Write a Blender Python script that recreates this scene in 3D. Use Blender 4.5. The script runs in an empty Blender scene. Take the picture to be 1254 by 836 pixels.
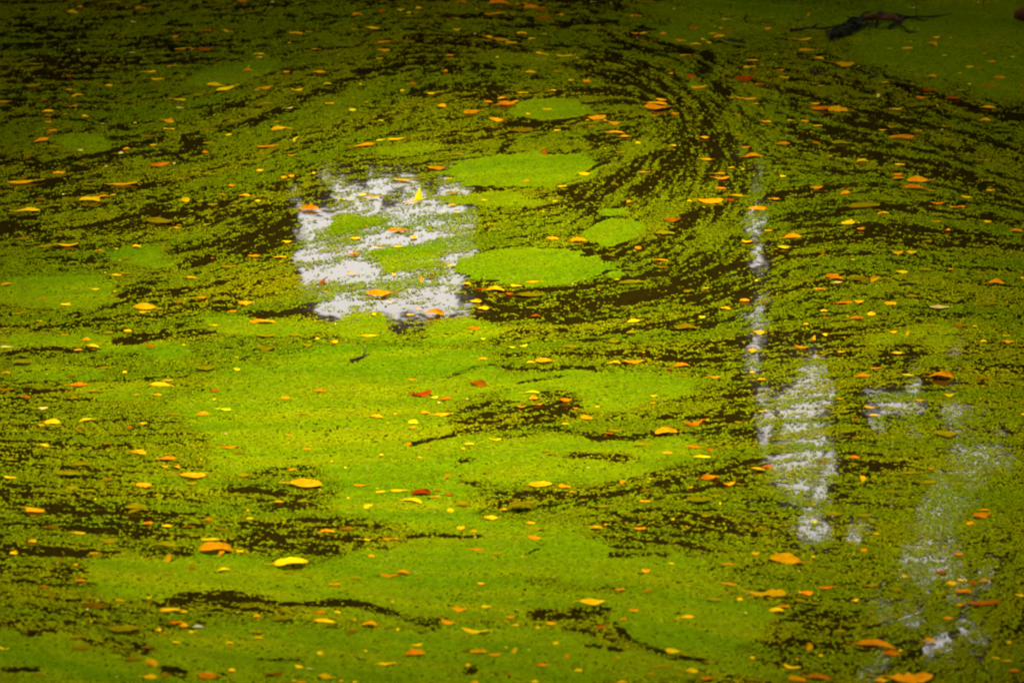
import bpy, bmesh, math, random
import numpy as np
from mathutils import Vector, Matrix, Euler

# ------------------------------------------------------------------ camera
R = math.radians
PITCH, VFOV, CAM_H = R(20.0), R(11.0), 4.96
PW, PH = 1254.0, 836.0
TV = math.tan(VFOV / 2)
TH = TV * PW / PH
HFOV = 2 * math.atan(TH)
scene = bpy.context.scene
col = scene.collection
cam_data = bpy.data.cameras.new('camera')
cam = bpy.data.objects.new('camera', cam_data)
col.objects.link(cam)
cam.location = (0, 0, CAM_H)
cam.rotation_euler = (R(90) - PITCH, 0, 0)
cam_data.sensor_width = 36.0
cam_data.angle = HFOV
cam_data.clip_start = 0.1
cam_data.clip_end = 3000
cam_data.dof.use_dof = True
cam_data.dof.focus_distance = 15.4
cam_data.dof.aperture_fstop = 3.5
scene.camera = cam
scene.render.resolution_x, scene.render.resolution_y = 1024, 682
scene.cycles.pixel_filter_type = 'BLACKMAN_HARRIS'
scene.cycles.filter_width = 2.1            # the lens is a little soft

# ------------------------------------------------------------------ sky, sun, exposure
SUN_EL, SUN_AZ = R(66), R(10)          # azimuth measured from +y towards +x
world = bpy.data.worlds.new('World')
scene.world = world
world.use_nodes = True
wn = world.node_tree.nodes
wn.clear()
w_out = wn.new('ShaderNodeOutputWorld')
w_bg = wn.new('ShaderNodeBackground')
w_sky = wn.new('ShaderNodeTexSky')
w_sky.sky_type = 'NISHITA'
w_sky.sun_disc = False
w_sky.sun_elevation = SUN_EL
w_sky.sun_rotation = SUN_AZ
w_sky.air_density = 1.0
w_sky.dust_density = 7.0
w_sky.ozone_density = 1.0
w_hs = wn.new('ShaderNodeHueSaturation')   # an overcast sky is a grey-white version of the clear one
w_hs.inputs['Saturation'].default_value = 0.0
w_bg.inputs['Strength'].default_value = 0.105
wl = world.node_tree.links
wl.new(w_sky.outputs[0], w_hs.inputs['Color'])
w_mx = wn.new('ShaderNodeMixRGB')
w_mx.blend_type = 'MULTIPLY'
w_mx.inputs[0].default_value = 1.0
w_mx.inputs[2].default_value = (1.0, 0.955, 0.90, 1)   # warm autumn overcast
wl.new(w_hs.outputs[0], w_mx.inputs[1])
wl.new(w_mx.outputs[0], w_bg.inputs['Color'])
wl.new(w_bg.outputs[0], w_out.inputs['Surface'])

sun_data = bpy.data.lights.new('sun', 'SUN')
sun_data.energy = 1.45
sun_data.angle = R(14)
sun_data.color = (1.0, 0.93, 0.80)
sun = bpy.data.objects.new('sun', sun_data)
col.objects.link(sun)
sd = Vector((math.sin(SUN_AZ) * math.cos(SUN_EL), math.cos(SUN_AZ) * math.cos(SUN_EL), math.sin(SUN_EL)))
sun.rotation_euler = sd.to_track_quat('Z', 'Y').to_euler()
sun.location = sd * 40

vs = scene.view_settings
vs.view_transform = 'Standard'
vs.look = 'None'
vs.gamma = 1.0
vs.use_curve_mapping = False
vs.exposure = 3.0

# ------------------------------------------------------------------ helpers
rng = np.random.default_rng(11)
rnd = random.Random(5)

def px2ground(px, py, z=0.0):
    """point of the photograph -> where that ray meets the level water"""
    u = (np.asarray(px, float) - PW / 2) / (PW / 2) * TH
    v = (PH / 2 - np.asarray(py, float)) / (PW / 2) * TH
    sp, cp = math.sin(PITCH), math.cos(PITCH)
    dy = cp + v * sp
    dz = -sp + v * cp
    t = (z - CAM_H) / dz
    return u * t, dy * t

def ground2px(x, y, z=0.0):
    sp, cp = math.sin(PITCH), math.cos(PITCH)
    zz = z - CAM_H
    d = y * cp - zz * sp
    up = y * sp + zz * cp
    return PW / 2 + x / d / TH * (PW / 2), PH / 2 - up / d / TH * (PW / 2)

def mpp(py):
    """metres per photograph pixel across the view, at a row"""
    x, y = px2ground(PW / 2, py)
    d = y * math.cos(PITCH) + CAM_H * math.sin(PITCH)
    return d * TH / (PW / 2)

def tag(o, label=None, cat=None, group=None, kind=None):
    if label: o['label'] = label
    if cat: o['category'] = cat
    if group: o['group'] = group
    if kind: o['kind'] = kind
    return o

def link_mesh(name, verts, faces, mat, parent=None, smooth=True):
    me = bpy.data.meshes.new(name)
    me.from_pydata([tuple(v) for v in verts], [], faces)
    if smooth:
        me.polygons.foreach_set('use_smooth', [True] * len(me.polygons))
    me.materials.append(mat)
    o = bpy.data.objects.new(name, me)
    col.objects.link(o)
    if parent: o.parent = parent
    return o

def tube(path, radii, sides=6, jitter=0.0):
    """tapered tube along a list of points"""
    vs_, fs = [], []
    n = len(path)
    P = [Vector(p) for p in path]
    for i in range(n):
        d = (P[min(i + 1, n - 1)] - P[max(i - 1, 0)])
        if d.length < 1e-9: d = Vector((0, 0, 1))
        d.normalize()
        a = d.orthogonal().normalized()
        if i and a.dot(pa) < 0: a = -a
        if i:
            a = (pa - d * pa.dot(d))
            a = a.normalized() if a.length > 1e-6 else d.orthogonal().normalized()
        pa = a
        b = d.cross(a)
        for k in range(sides):
            an = 2 * math.pi * k / sides
            rr = radii[i] * (1 + jitter * rnd.uniform(-1, 1))
            vs_.append(P[i] + a * math.cos(an) * rr + b * math.sin(an) * rr)
    for i in range(n - 1):
        for k in range(sides):
            k2 = (k + 1) % sides
            fs.append((i * sides + k, i * sides + k2, (i + 1) * sides + k2, (i + 1) * sides + k))
    fs.append(tuple(range(sides))[::-1])
    fs.append(tuple((n - 1) * sides + k for k in range(sides)))
    return vs_, fs

def merge(parts):
    V, F = [], []
    for v, f in parts:
        o = len(V)
        V += list(v)
        F += [tuple(i + o for i in q) for q in f]
    return V, F

def new_mat(name):
    m = bpy.data.materials.new(name)
    m.use_nodes = True
    nt = m.node_tree
    b = nt.nodes['Principled BSDF']
    return m, nt, b

def ramp(nt, fac, stops):
    r = nt.nodes.new('ShaderNodeValToRGB')
    while len(r.color_ramp.elements) < len(stops): r.color_ramp.elements.new(0.5)
    for e, (p, c) in zip(r.color_ramp.elements, stops):
        e.position = p
        e.color = (*c, 1)
    nt.links.new(fac, r.inputs[0])
    return r.outputs[0]

def noise(nt, scale, detail=3, rough=0.55, coord='Object', vec_scale=None):
    tc = nt.nodes.new('ShaderNodeTexCoord')
    n = nt.nodes.new('ShaderNodeTexNoise')
    n.inputs['Scale'].default_value = scale
    n.inputs['Detail'].default_value = detail
    n.inputs['Roughness'].default_value = rough
    if vec_scale:
        mp = nt.nodes.new('ShaderNodeMapping')
        mp.inputs['Scale'].default_value = vec_scale
        nt.links.new(tc.outputs[coord], mp.inputs[0])
        nt.links.new(mp.outputs[0], n.inputs['Vector'])
    else:
        nt.links.new(tc.outputs[coord], n.inputs['Vector'])
    return n.outputs[0]

# ------------------------------------------------------------------ materials
def mat_water():
    m, nt, b = new_mat('pond_water')
    b.inputs['Base Color'].default_value = (0.010, 0.007, 0.0004, 1)
    b.inputs['Roughness'].default_value = 0.03
    b.inputs['IOR'].default_value = 1.33
    h = noise(nt, 9.0, 2, 0.5, 'Object', (1.0, 0.6, 1))
    bp = nt.nodes.new('ShaderNodeBump')
    bp.inputs['Strength'].default_value = 0.6
    bp.inputs['Distance'].default_value = 0.0008
    nt.links.new(h, bp.inputs['Height'])
    nt.links.new(bp.outputs[0], b.inputs['Normal'])
    return m

def mat_frond(name):
    m, nt, b = new_mat(name)
    at = nt.nodes.new('ShaderNodeAttribute')
    at.attribute_name = 'tint'
    nt.links.new(at.outputs['Color'], b.inputs['Base Color'])
    b.inputs['Roughness'].default_value = 0.55
    b.inputs['Specular IOR Level'].default_value = 0.0
    return m

def mat_leaf(name, c1, c2, c3, rough=0.5):
    m, nt, b = new_mat(name)
    oi = nt.nodes.new('ShaderNodeObjectInfo')
    k = 2.5
    c1, c2, c3 = [tuple(v * k for v in c) for c in (c1, c2, c3)]
    f = noise(nt, 55.0, 4, 0.65)
    base = ramp(nt, f, [(0.30, c2), (0.52, c1), (0.74, c3)])
    spots = noise(nt, 170.0, 2, 0.5)
    sm = ramp(nt, spots, [(0.62, (0, 0, 0)), (0.72, (1, 1, 1))])
    mx = nt.nodes.new('ShaderNodeMixRGB')
    mx.inputs[2].default_value = (c2[0] * 0.45, c2[1] * 0.3, c2[2] * 0.3, 1)
    nt.links.new(sm, mx.inputs[0])
    nt.links.new(base, mx.inputs[1])
    hs = nt.nodes.new('ShaderNodeHueSaturation')
    mr = nt.nodes.new('ShaderNodeMapRange')
    mr.inputs[3].default_value = 0.478
    mr.inputs[4].default_value = 0.515
    nt.links.new(oi.outputs['Random'], mr.inputs[0])
    nt.links.new(mr.outputs[0], hs.inputs['Hue'])
    mr2 = nt.nodes.new('ShaderNodeMapRange')
    mr2.inputs[3].default_value = 0.72
    mr2.inputs[4].default_value = 1.2
    mu = nt.nodes.new('ShaderNodeMath'); mu.operation = 'FRACT'
    mm = nt.nodes.new('ShaderNodeMath'); mm.operation = 'MULTIPLY'; mm.inputs[1].default_value = 7.31
    nt.links.new(oi.outputs['Random'], mm.inputs[0])
    nt.links.new(mm.outputs[0], mu.inputs[0])
    nt.links.new(mu.outputs[0], mr2.inputs[0])
    nt.links.new(mr2.outputs[0], hs.inputs['Value'])
    nt.links.new(mx.outputs[0], hs.inputs['Color'])
    nt.links.new(hs.outputs[0], b.inputs['Base Color'])
    b.inputs['Roughness'].default_value = rough
    b.inputs['Specular IOR Level'].default_value = 0.0
    tr = nt.nodes.new('ShaderNodeBsdfTranslucent')
    nt.links.new(hs.outputs[0], tr.inputs['Color'])
    ms = nt.nodes.new('ShaderNodeMixShader')
    ms.inputs[0].default_value = 0.45
    nt.links.new(b.outputs[0], ms.inputs[1])
    nt.links.new(tr.outputs[0], ms.inputs[2])
    nt.links.new(ms.outputs[0], nt.nodes['Material Output'].inputs['Surface'])
    return m

def mat_simple(name, c1, c2, scale, rough=0.8):
    m, nt, b = new_mat(name)
    f = noise(nt, scale, 5, 0.6)
    nt.links.new(ramp(nt, f, [(0.3, c1), (0.7, c2)]), b.inputs['Base Color'])
    b.inputs['Roughness'].default_value = rough
    b.inputs['Specular IOR Level'].default_value = 0.12
    return m

M = {}
M['water'] = mat_water()
M['frond'] = mat_frond('duckweed_fronds')
M['y'] = mat_leaf('leaf_yellow', (0.31, 0.20, 0.001), (0.29, 0.145, 0.0008), (0.33, 0.24, 0.004))
M['g'] = mat_leaf('leaf_golden', (0.30, 0.15, 0.001), (0.27, 0.095, 0.0008), (0.33, 0.185, 0.002))
M['o'] = mat_leaf('leaf_orange', (0.26, 0.100, 0.0008), (0.22, 0.062, 0.0008), (0.30, 0.145, 0.001))
M['r'] = mat_leaf('leaf_red_brown', (0.14, 0.036, 0.0006), (0.09, 0.022, 0.0006), (0.18, 0.06, 0.001))
M['b'] = mat_leaf('leaf_brown', (0.075, 0.038, 0.0004), (0.05, 0.026, 0.0004), (0.10, 0.052, 0.0006))
M['p'] = mat_leaf('leaf_pale_cream', (0.27, 0.22, 0.045), (0.22, 0.17, 0.025), (0.31, 0.27, 0.09))
M['d'] = mat_leaf('leaf_olive', (0.088, 0.070, 0.0003), (0.066, 0.050, 0.0003), (0.11, 0.082, 0.0004))
M['l'] = mat_leaf('leaf_lime', (0.23, 0.21, 0.001), (0.18, 0.165, 0.001), (0.27, 0.24, 0.003))
M['w'] = mat_leaf('leaf_white', (0.22, 0.20, 0.13), (0.18, 0.16, 0.10), (0.26, 0.24, 0.17))
M['bark'] = mat_simple('wet_bark', (0.005, 0.004, 0.001), (0.022, 0.016, 0.005), 40.0, 0.75)
M['redwood'] = mat_simple('exposed_red_wood', (0.035, 0.008, 0.001), (0.075, 0.02, 0.002), 45.0, 0.6)
M['reed'] = mat_simple('dry_reed', (0.10, 0.075, 0.01), (0.15, 0.12, 0.02), 30.0, 0.6)
M['trunk'] = mat_simple('tree_bark', (0.012, 0.010, 0.006), (0.035, 0.028, 0.018), 6.0, 0.9)
M['crown'] = mat_simple('tree_foliage', (0.016, 0.016, 0.003), (0.034, 0.030, 0.004), 1.3, 0.7)
M['autumn'] = mat_simple('autumn_foliage', (0.022, 0.015, 0.003), (0.042, 0.028, 0.004), 1.3, 0.7)
M['soil'] = mat_simple('bank_soil', (0.045, 0.035, 0.018), (0.07, 0.075, 0.025), 1.7, 0.95)
M['mat_far'] = mat_simple('duckweed_far', (0.02, 0.026, 0.001), (0.075, 0.092, 0.001), 3.0, 0.8)

# ------------------------------------------------------------------ ground, banks and water
POND_C, POND_RX, POND_RY = (0.0, 15.5), 9.5, 10.5
def build_ground():
    rings = [0.0, 0.5, 0.85, 0.95, 1.0, 1.04, 1.1, 1.2, 1.35, 1.6, 2.2, 4, 10, 40, 120]
    seg = 72
    V, F = [], []
    for r in rings:
        for k in range(seg):
            a = 2 * math.pi * k / seg
            c, s = math.cos(a), math.sin(a)
            wob = 1 + 0.03 * math.sin(5 * a + 1) + 0.02 * math.sin(11 * a)
            x = POND_C[0] + POND_RX * r * c * wob
            y = POND_C[1] + POND_RY * r * s * wob
            near = max(0.0, -s)
            if r < 1: z = -0.7 * (1 - r ** 4)
            else:
                q = min(1.0, (r - 1) / 0.5)
                q = q * q * (3 - 2 * q)
                z = 0.9 * q + near * 2.5 * q + 0.08 * math.sin(7 * a + r * 9) * min(1, (r - 1) * 6)
            V.append((x, y, z))
    for i in range(len(rings) - 1):
        for k in range(seg):
            k2 = (k + 1) % seg
            F.append((i * seg + k, i * seg + k2, (i + 1) * seg + k2, (i + 1) * seg + k))
    tag(link_mesh('ground', V, F, M['soil']), kind='structure')
    seg = 96
    V = [(POND_C[0] + POND_RX * 1.06 * math.cos(2 * math.pi * k / seg), POND_C[1] + POND_RY * 1.06 * math.sin(2 * math.pi * k / seg), 0) for k in range(seg)]
    tag(link_mesh('pond_water', V, [tuple(range(seg))], M['water'], smooth=False), kind='structure')
build_ground()

# ------------------------------------------------------------------ trees round the pond (far bank mirrored in the water, the rest added to block light)
def sky_window(x, y, z):
    """openings between the crowns of the far bank: 0 = closed, 1 = open"""
    # where the far-bank point is seen mirrored in the pond
    px, py = ground2px(x, y, -z)
    w = np.zeros_like(px)
    def box(x0, x1, y0, y1, s, a):
        ex = 1 / (1 + np.exp(-(px - x0) / s)) * 1 / (1 + np.exp((px - x1) / s))
        ey = 1 / (1 + np.exp(-(py - y0) / (s * 1.5))) * 1 / (1 + np.exp((py - y1) / (s * 1.5)))
        return ex * ey * a
    px = px + 7 * np.sin(z * 5.1 + x)
    w = np.maximum(w, box(342, 600, 190, 418, 5, 1.0))
    px, py = ground2px(x, y, -z)
    w = np.maximum(w, box(903, 950, 180, 690, 5, 1.0))
    w = np.maximum(w, box(935, 1038, 415, 690, 7, 1.0))
    w = np.maximum(w, box(1050, 1150, 395, 560, 14, 0.88))
    w = np.maximum(w, box(985, 1300, 560, 1000, 40, 0.86))
    w = np.maximum(w, box(1100, 1300, 380, 620, 30, 0.78))
    return w

def leaf_cloud(centers, radii, n, size, seed, window=False, keep=None):
    """leaf-clump faces spread through ellipsoids"""
    g = np.random.default_rng(seed)
    centers = np.array(centers, float); radii = np.array(radii, float)
    wgt = radii.prod(axis=1) ** (2 / 3); wgt /= wgt.sum()
    idx = g.choice(len(centers), n, p=wgt)
    d = g.normal(size=(n, 3)); d /= np.linalg.norm(d, axis=1)[:, None]
    r = g.random(n) ** 0.45
    P = centers[idx] + d * radii[idx] * r[:, None]
    ok = P[:, 2] > 0.5
    if window:
        ok &= g.random(n) > sky_window(P[:, 0], P[:, 1], P[:, 2])
    if keep is not None:
        ok &= keep(P)
    P = P[ok]; n = len(P)
    a = g.normal(size=(n, 3)); a /= np.linalg.norm(a, axis=1)[:, None]
    b = g.normal(size=(n, 3)); b -= a * (a * b).sum(1)[:, None]; b /= np.linalg.norm(b, axis=1)[:, None]
    s = size * g.uniform(0.6, 1.35, n)[:, None]
    a *= s; b *= s * 0.6
    V = np.stack([P - a, P - b * 0.9 - a * 0.1, P + a, P + b + a * 0.15], axis=1).reshape(-1, 3)
    F = np.arange(n * 4).reshape(n, 4)
    return V, F

def mesh_from_quads(name, V, F, mat, tint=None, parent=None):
    k = F.shape[1]
    me = bpy.data.meshes.new(name)
    me.vertices.add(len(V)); me.vertices.foreach_set('co', np.ascontiguousarray(V, np.float32).ravel())
    me.loops.add(F.size); me.loops.foreach_set('vertex_index', np.ascontiguousarray(F, np.int32).ravel())
    me.polygons.add(len(F))
    me.polygons.foreach_set('loop_start', np.arange(0, F.size, k, dtype=np.int32))
    me.update(calc_edges=True)
    if tint is not None:
        at = me.attributes.new('tint', 'FLOAT_COLOR', 'FACE')
        at.data.foreach_set('color', np.ascontiguousarray(np.c_[tint, np.ones(len(tint))], np.float32).ravel())
    me.materials.append(mat)
    o = bpy.data.objects.new(name, me)
    col.objects.link(o)
    if parent: o.parent = parent
    return o

def tree(name, base, height, trunk_r, blobs, n, size, seed, label, mat='crown', lean=(0, 0), window=False, keep=None, group=None, cat='tree'):
    root = bpy.data.objects.new(name, None)
    col.objects.link(root)
    root.location = base
    tag(root, label, cat, group)
    g = random.Random(seed)
    if trunk_r:
        pts = []
        for i in range(7):
            t = i / 6
            pts.append((lean[0] * t + g.uniform(-.08, .08) * t, lean[1] * t + g.uniform(-.08, .08) * t, -0.3 + height * 0.8 * t))
        parts = [tube(pts, [trunk_r * (1.25 - 1.05 * i / 6) for i in range(7)], 9, 0.05)]
        for c, rd in blobs:
            if window and sky_window(np.array([c[0]]), np.array([c[1]]), np.array([c[2]]))[0] > 0.3: continue
            cl = Vector(c) - Vector(base)
            t = min(0.9, max(0.25, (cl.z - rd[2] * 0.6) / (height * 0.8)))
            i = min(5, int(t * 6))
            s = Vector(pts[i]).lerp(Vector(pts[i + 1]), t * 6 - i)
            mid = s.lerp(cl, 0.55) + Vector((g.uniform(-.2, .2), g.uniform(-.2, .2), 0.25))
            parts.append(tube([s, mid, cl], [trunk_r * 0.38, trunk_r * 0.24, trunk_r * 0.07], 6, 0.05))
        V, F = merge(parts)
        link_mesh('trunk', V, F, M['trunk'], root)
    V, F = leaf_cloud([c for c, _ in blobs], [r for _, r in blobs], n, size, seed, window, keep)
    mesh_from_quads('crown', V - np.array(base), F, M[mat], parent=root)
    return root

def blobs_for(base, height, spread, seed, low=0.28, n=11):
    g = random.Random(seed)
    out = []
    for i in range(n):
        t = low + (1 - low) * (i + 0.5) / n
        rr = spread * math.sin(math.pi * min(1, max(0.12, (t - low) / (1 - low) * 0.85 + 0.15))) ** 0.6
        a = g.uniform(0, 6.283)
        d = rr * g.uniform(0.25, 0.6)
        out.append(((base[0] + d * math.cos(a), base[1] + d * math.sin(a), base[2] + height * t),
                    (rr * g.uniform(.55, .75), rr * g.uniform(.55, .75), height * (1 - low) / n * g.uniform(1.5, 2.2))))
    return out

FAR = [(-6.0, 28.6, 15), (-2.75, 29.4, 17), (0.15, 30.4, 18), (2.95, 29.2, 17), (5.6, 30.0, 16), (8.6, 28.6, 15)]
far_names = ['leafy tree on the far bank, leftmost of its row', 'broad tree on the far bank, second from left',
             'tall tree on the far bank behind the left sky gap', 'slim trunked tree on the far bank beside the right sky gap',
             'thin leafed tree on the far bank right of the sky gap', 'leafy tree on the far bank, rightmost of its row']
for i, (x, y, h) in enumerate(FAR):
    base = (x, y, 0.75)
    tree('bank_tree', base, h, (0.2, 0.2, 0.13, 0.085, 0.2, 0.2)[i], blobs_for(base, h, 3.1, 40 + i, 0.05, 14), 15000, 0.26, 70 + i, far_names[i],
         'crown' if i % 2 else 'autumn', window=True, group='trees along the far bank')
for i, x in enumerate((-6.0, -2.4, 1.0, 4.6, 7.6)):
    base = (x, 26.9, 0.35)
    tree('bank_shrub', base, 2.6, 0.05, [((x + dx, 26.9 + dy, 0.4 + dz), (1.3, 0.9, 1.0)) for dx, dy, dz in ((-.9, 0, .6), (0, .2, 1.4), (.9, -.1, .7), (.2, 0, .5))],
         3500, 0.2, 120 + i, 'low shrub on the far bank, number %s from the left' % ['one', 'two', 'three', 'four', 'five'][i], 'crown', window=True, group='shrubs along the far bank', cat='shrub')

# unseen side-bank trees, added so their crowns darken the edges of the water
def clear_of_view(P):
    y = np.maximum(P[:, 1], 0.1)
    return np.abs(P[:, 0]) > 0.175 * y + 0.9
LIGHT_HOLE = (-0.1, 13.8, 1.75, 3.2)        # hole shaped in the added canopy to pool light mid-pond (centre and half-widths on the water)
def outside_light_hole(P):
    k = P[:, 2] / math.tan(SUN_EL)
    gx = P[:, 0] - k * math.sin(SUN_AZ); gy = P[:, 1] - k * math.cos(SUN_AZ)
    return np.hypot((gx - LIGHT_HOLE[0]) / LIGHT_HOLE[2], (gy - LIGHT_HOLE[1]) / LIGHT_HOLE[3]) > 1.0
SHADE_CANOPY = {}  # unseen overhead foliage, added to block light everywhere but the hole
gc = random.Random(8)
for cx in np.arange(-9, 9.1, 2.0):
    for cy in np.arange(4.0, 27.1, 2.0):
        c = (cx + gc.uniform(-.6, .6), cy + gc.uniform(-.6, .6), 8.6 + gc.uniform(0, 2.4))
        if outside_light_hole(np.array([c]))[0]:
            k = (0 if cy < 13 else 1 if cy < 19.5 else 2) + (3 if cx > 0 else 0)
            SHADE_CANOPY.setdefault(k, []).append((c, (1.7, 1.7, 0.8)))
SIDE = [(-9.6, 10.0, 11, 'added shade tree on the left bank, nearest the viewer'), (-10.2, 16.5, 12, 'added shade tree on the left bank, middle one'),
        (-10.0, 22.5, 13, 'added shade tree on the left bank, farthest one'), (9.6, 9.5, 11, 'added shade tree on the right bank, nearest the viewer'),
        (10.3, 15.5, 12, 'added shade tree on the right bank, middle one'), (10.0, 22.0, 13, 'added shade tree on the right bank, farthest one')]
for i, (x, y, h, lab) in enumerate(SIDE):
    s = 1 if x > 0 else -1
    base = (x, y, 0.6)
    bl = blobs_for(base, h, 3.6, 200 + i, 0.15, 10)
    g = random.Random(300 + i)
    for k in range(6):
        bl.append(((x - s * (2.2 + 0.75 * k), y + g.uniform(-1.6, 1.6), 3.6 + g.uniform(-.6, 2.4) + .25 * k), (1.7, 1.9, 0.9)))
    bl += SHADE_CANOPY.get(i, [])
    tree('added_shade_tree', base, h, 0.24, bl, 26000, 0.24, 230 + i, lab, 'crown', lean=(-s * 1.2, 0), keep=lambda P: ((P[:, 2] > 7.4) | clear_of_view(P)) & outside_light_hole(P), group='unseen trees added to shade the pond edges')
NEAR = [(-6.5, -1.0, 13, 'added light-blocking tree on the near bank, left of the viewpoint'), (6.0, -1.5, 13, 'added light-blocking tree on the near bank, right of the viewpoint'), (0.5, -6.5, 15, 'added light-blocking tree on the near bank, behind the viewpoint')]  # unseen trees added behind the view to block sky light
for i, (x, y, h, lab) in enumerate(NEAR):
    base = (x, y, 2.6)
    tree('added_near_tree', base, h, 0.25, blobs_for(base, h, 3.6, 260 + i, 0.2, 11), 11000, 0.28, 280 + i, lab, 'crown',
         keep=lambda P: (P[:, 1] < 0) | clear_of_view(P), group='unseen trees added on the near bank to block light')

# ------------------------------------------------------------------ duckweed: where it lies and where the water shows
GX0, GX1, GY0, GY1 = -130, 1384, -70, 905
GW, GH = GX1 - GX0, GY1 - GY0
gxx, gyy = np.meshgrid(np.arange(GX0, GX1, dtype=np.float32), np.arange(GY0, GY1, dtype=np.float32))

FLOW = [(50,60,0),(100,140,-2),(60,200,12),(200,190,10),(150,270,14),(300,150,28),(380,120,15),(300,290,20),(60,330,0),(160,360,8),
 (100,430,4),(50,560,-2),(200,640,-3),(250,730,-4),(100,770,-15),(300,590,-3),(450,240,12),(480,330,10),(450,380,6),(500,110,20),
 (560,90,5),(620,60,-8),(700,45,-8),(800,60,-15),(850,110,-45),(860,160,-75),(870,230,90),(800,250,40),(740,240,35),(640,160,12),
 (700,160,5),(780,200,50),(880,300,35),(850,350,20),(750,380,8),(680,390,4),(650,210,0),(650,325,3),(950,60,-3),(1100,40,0),
 (1100,110,-12),(1200,135,-18),(1000,150,-15),(1100,170,-10),(1200,200,-20),(1000,250,5),(1150,300,-5),(1050,450,3),(1200,500,-2),
 (800,440,-3),(720,450,0),(800,530,-2),(850,580,14),(920,570,14),(760,610,12),(660,600,8),(580,500,10),(450,470,0),(400,560,3),
 (780,660,-8),(850,640,-12),(900,690,-10),(560,660,3),(450,745,-12),(680,755,-3),(760,780,-40),(820,805,-12),(950,800,-10),
 (1100,650,-3),(1200,740,35),(1150,790,30),(970,600,-10),(1000,700,-5),(40,680,-2),(600,120,0),(540,60,-4),(420,60,6),(250,60,0)]
def flow_field():
    st = 8
    yy, xx = np.mgrid[GY0:GY1 + st:st, GX0:GX1 + st:st].astype(np.float32)
    c = np.zeros_like(xx); s = np.zeros_like(xx)
    for x, y, a in FLOW:
        w = 1.0 / (((xx - x) / 1.3) ** 2 + (yy - y) ** 2 + 400.0) ** 1.5
        c += w * math.cos(2 * R(a)); s += w * math.sin(2 * R(a))
    th = 0.5 * np.arctan2(s, c)
    # bilinear up
    fx = (gxx - GX0) / st; fy = (gyy - GY0) / st
    ix = fx.astype(int); iy = fy.astype(int)
    vx, vy = np.cos(th), -np.sin(th)
    return vx[iy, ix], vy[iy, ix]
FX, FY = flow_field()

def blur(a, sx, sy):
    f = np.fft.rfft2(a)
    kx = np.fft.rfftfreq(a.shape[1])[None, :]; ky = np.fft.fftfreq(a.shape[0])[:, None]
    f *= np.exp(-2 * (math.pi ** 2) * ((kx * sx) ** 2 + (ky * sy) ** 2))
    return np.fft.irfft2(f, a.shape).astype(np.float32)

def lic(a, steps, h):
    out = a.copy()
    for sgn in (1, -1):
        x = (gxx - GX0).copy(); y = (gyy - GY0).copy()
        for i in range(steps):
            ix = np.clip(x, 0, GW - 1).astype(np.int32); iy = np.clip(y, 0, GH - 1).astype(np.int32)
            if i: out += a[iy, ix]
            if i == 0: dx, dy = FX[iy, ix] * sgn, FY[iy, ix] * sgn
            else:
                nx, ny = FX[iy, ix], FY[iy, ix]
                flip = np.where(nx * dx + ny * dy < 0, -1, 1)
                dx, dy = nx * flip, ny * flip
            x += dx * h; y += dy * h
    out -= out.mean(); out /= out.std()
    return out

def std(a):
    a = a - a.mean(); return a / a.std()
white = lambda: rng.standard_normal((GH, GW)).astype(np.float32)
n_fine = std(blur(white(), 0.7, 0.4))
n_small = lic(blur(white(), 1.3, 0.6), 4, 1.5)
n_mid = lic(blur(white(), 4, 1.1), 20, 2.0)
n_big = lic(blur(white(), 16, 3.6), 30, 4.0)
nz = 0.42 * n_fine + 0.62 * n_small + 0.62 * n_mid + 0.30 * n_big
order = np.argsort(nz.ravel())
uni = np.empty(nz.size, np.float32); uni[order] = np.linspace(0, 1, nz.size, dtype=np.float32)
uni = uni.reshape(nz.shape)
warp_x = lic(blur(white(), 14, 6), 6, 3) * 6 + std(blur(white(), 45, 18)) * 14
warp_y = lic(blur(white(), 14, 6), 6, 3) * 2.0 + std(blur(white(), 45, 18)) * 3.5
WX, WY = gxx + warp_x, gyy + warp_y

# broad cover
COVER = np.full((GH, GW), 0.82, np.float32)
def ell(cx, cy, rx, ry, val, ang=0, soft=0.35, warp=True):
    global COVER
    X, Y = (WX, WY) if warp else (gxx, gyy)
    a = R(ang)
    dx, dy = X - cx, -(Y - cy)
    u = (dx * math.cos(a) + dy * math.sin(a)) / rx
    v = (-dx * math.sin(a) + dy * math.cos(a)) / ry
    d = np.sqrt(u * u + v * v)
    w = np.clip((1 + soft - d) / (2 * soft), 0, 1)
    w = w * w * (3 - 2 * w)
    COVER += (val - COVER) * w
def stroke(pts, width, val, soft=0.7):
    global COVER
    best = np.full((GH, GW), 1e9, np.float32)
    for (x0, y0), (x1, y1) in zip(pts[:-1], pts[1:]):
        # only near the stroke
        X0 = int(max(0, min(x0, x1) - 30 - width * 3 - GX0)); X1 = int(min(GW, max(x0, x1) + 30 + width * 3 - GX0))
        Y0 = int(max(0, min(y0, y1) - 14 - width * 3 - GY0)); Y1 = int(min(GH, max(y0, y1) + 14 + width * 3 - GY0))
        X = WX[Y0:Y1, X0:X1]; Y = WY[Y0:Y1, X0:X1]
        L2 = (x1 - x0) ** 2 + (y1 - y0) ** 2
        t = np.clip(((X - x0) * (x1 - x0) + (Y - y0) * (y1 - y0)) / L2, 0, 1)
        d = np.hypot((X - x0 - t * (x1 - x0)) * 0.8, Y - y0 - t * (y1 - y0))
        best[Y0:Y1, X0:X1] = np.minimum(best[Y0:Y1, X0:X1], d)
    w = np.clip((1 + soft - best / width) / (2 * soft), 0, 1)
    COVER += (val - COVER) * w

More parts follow.
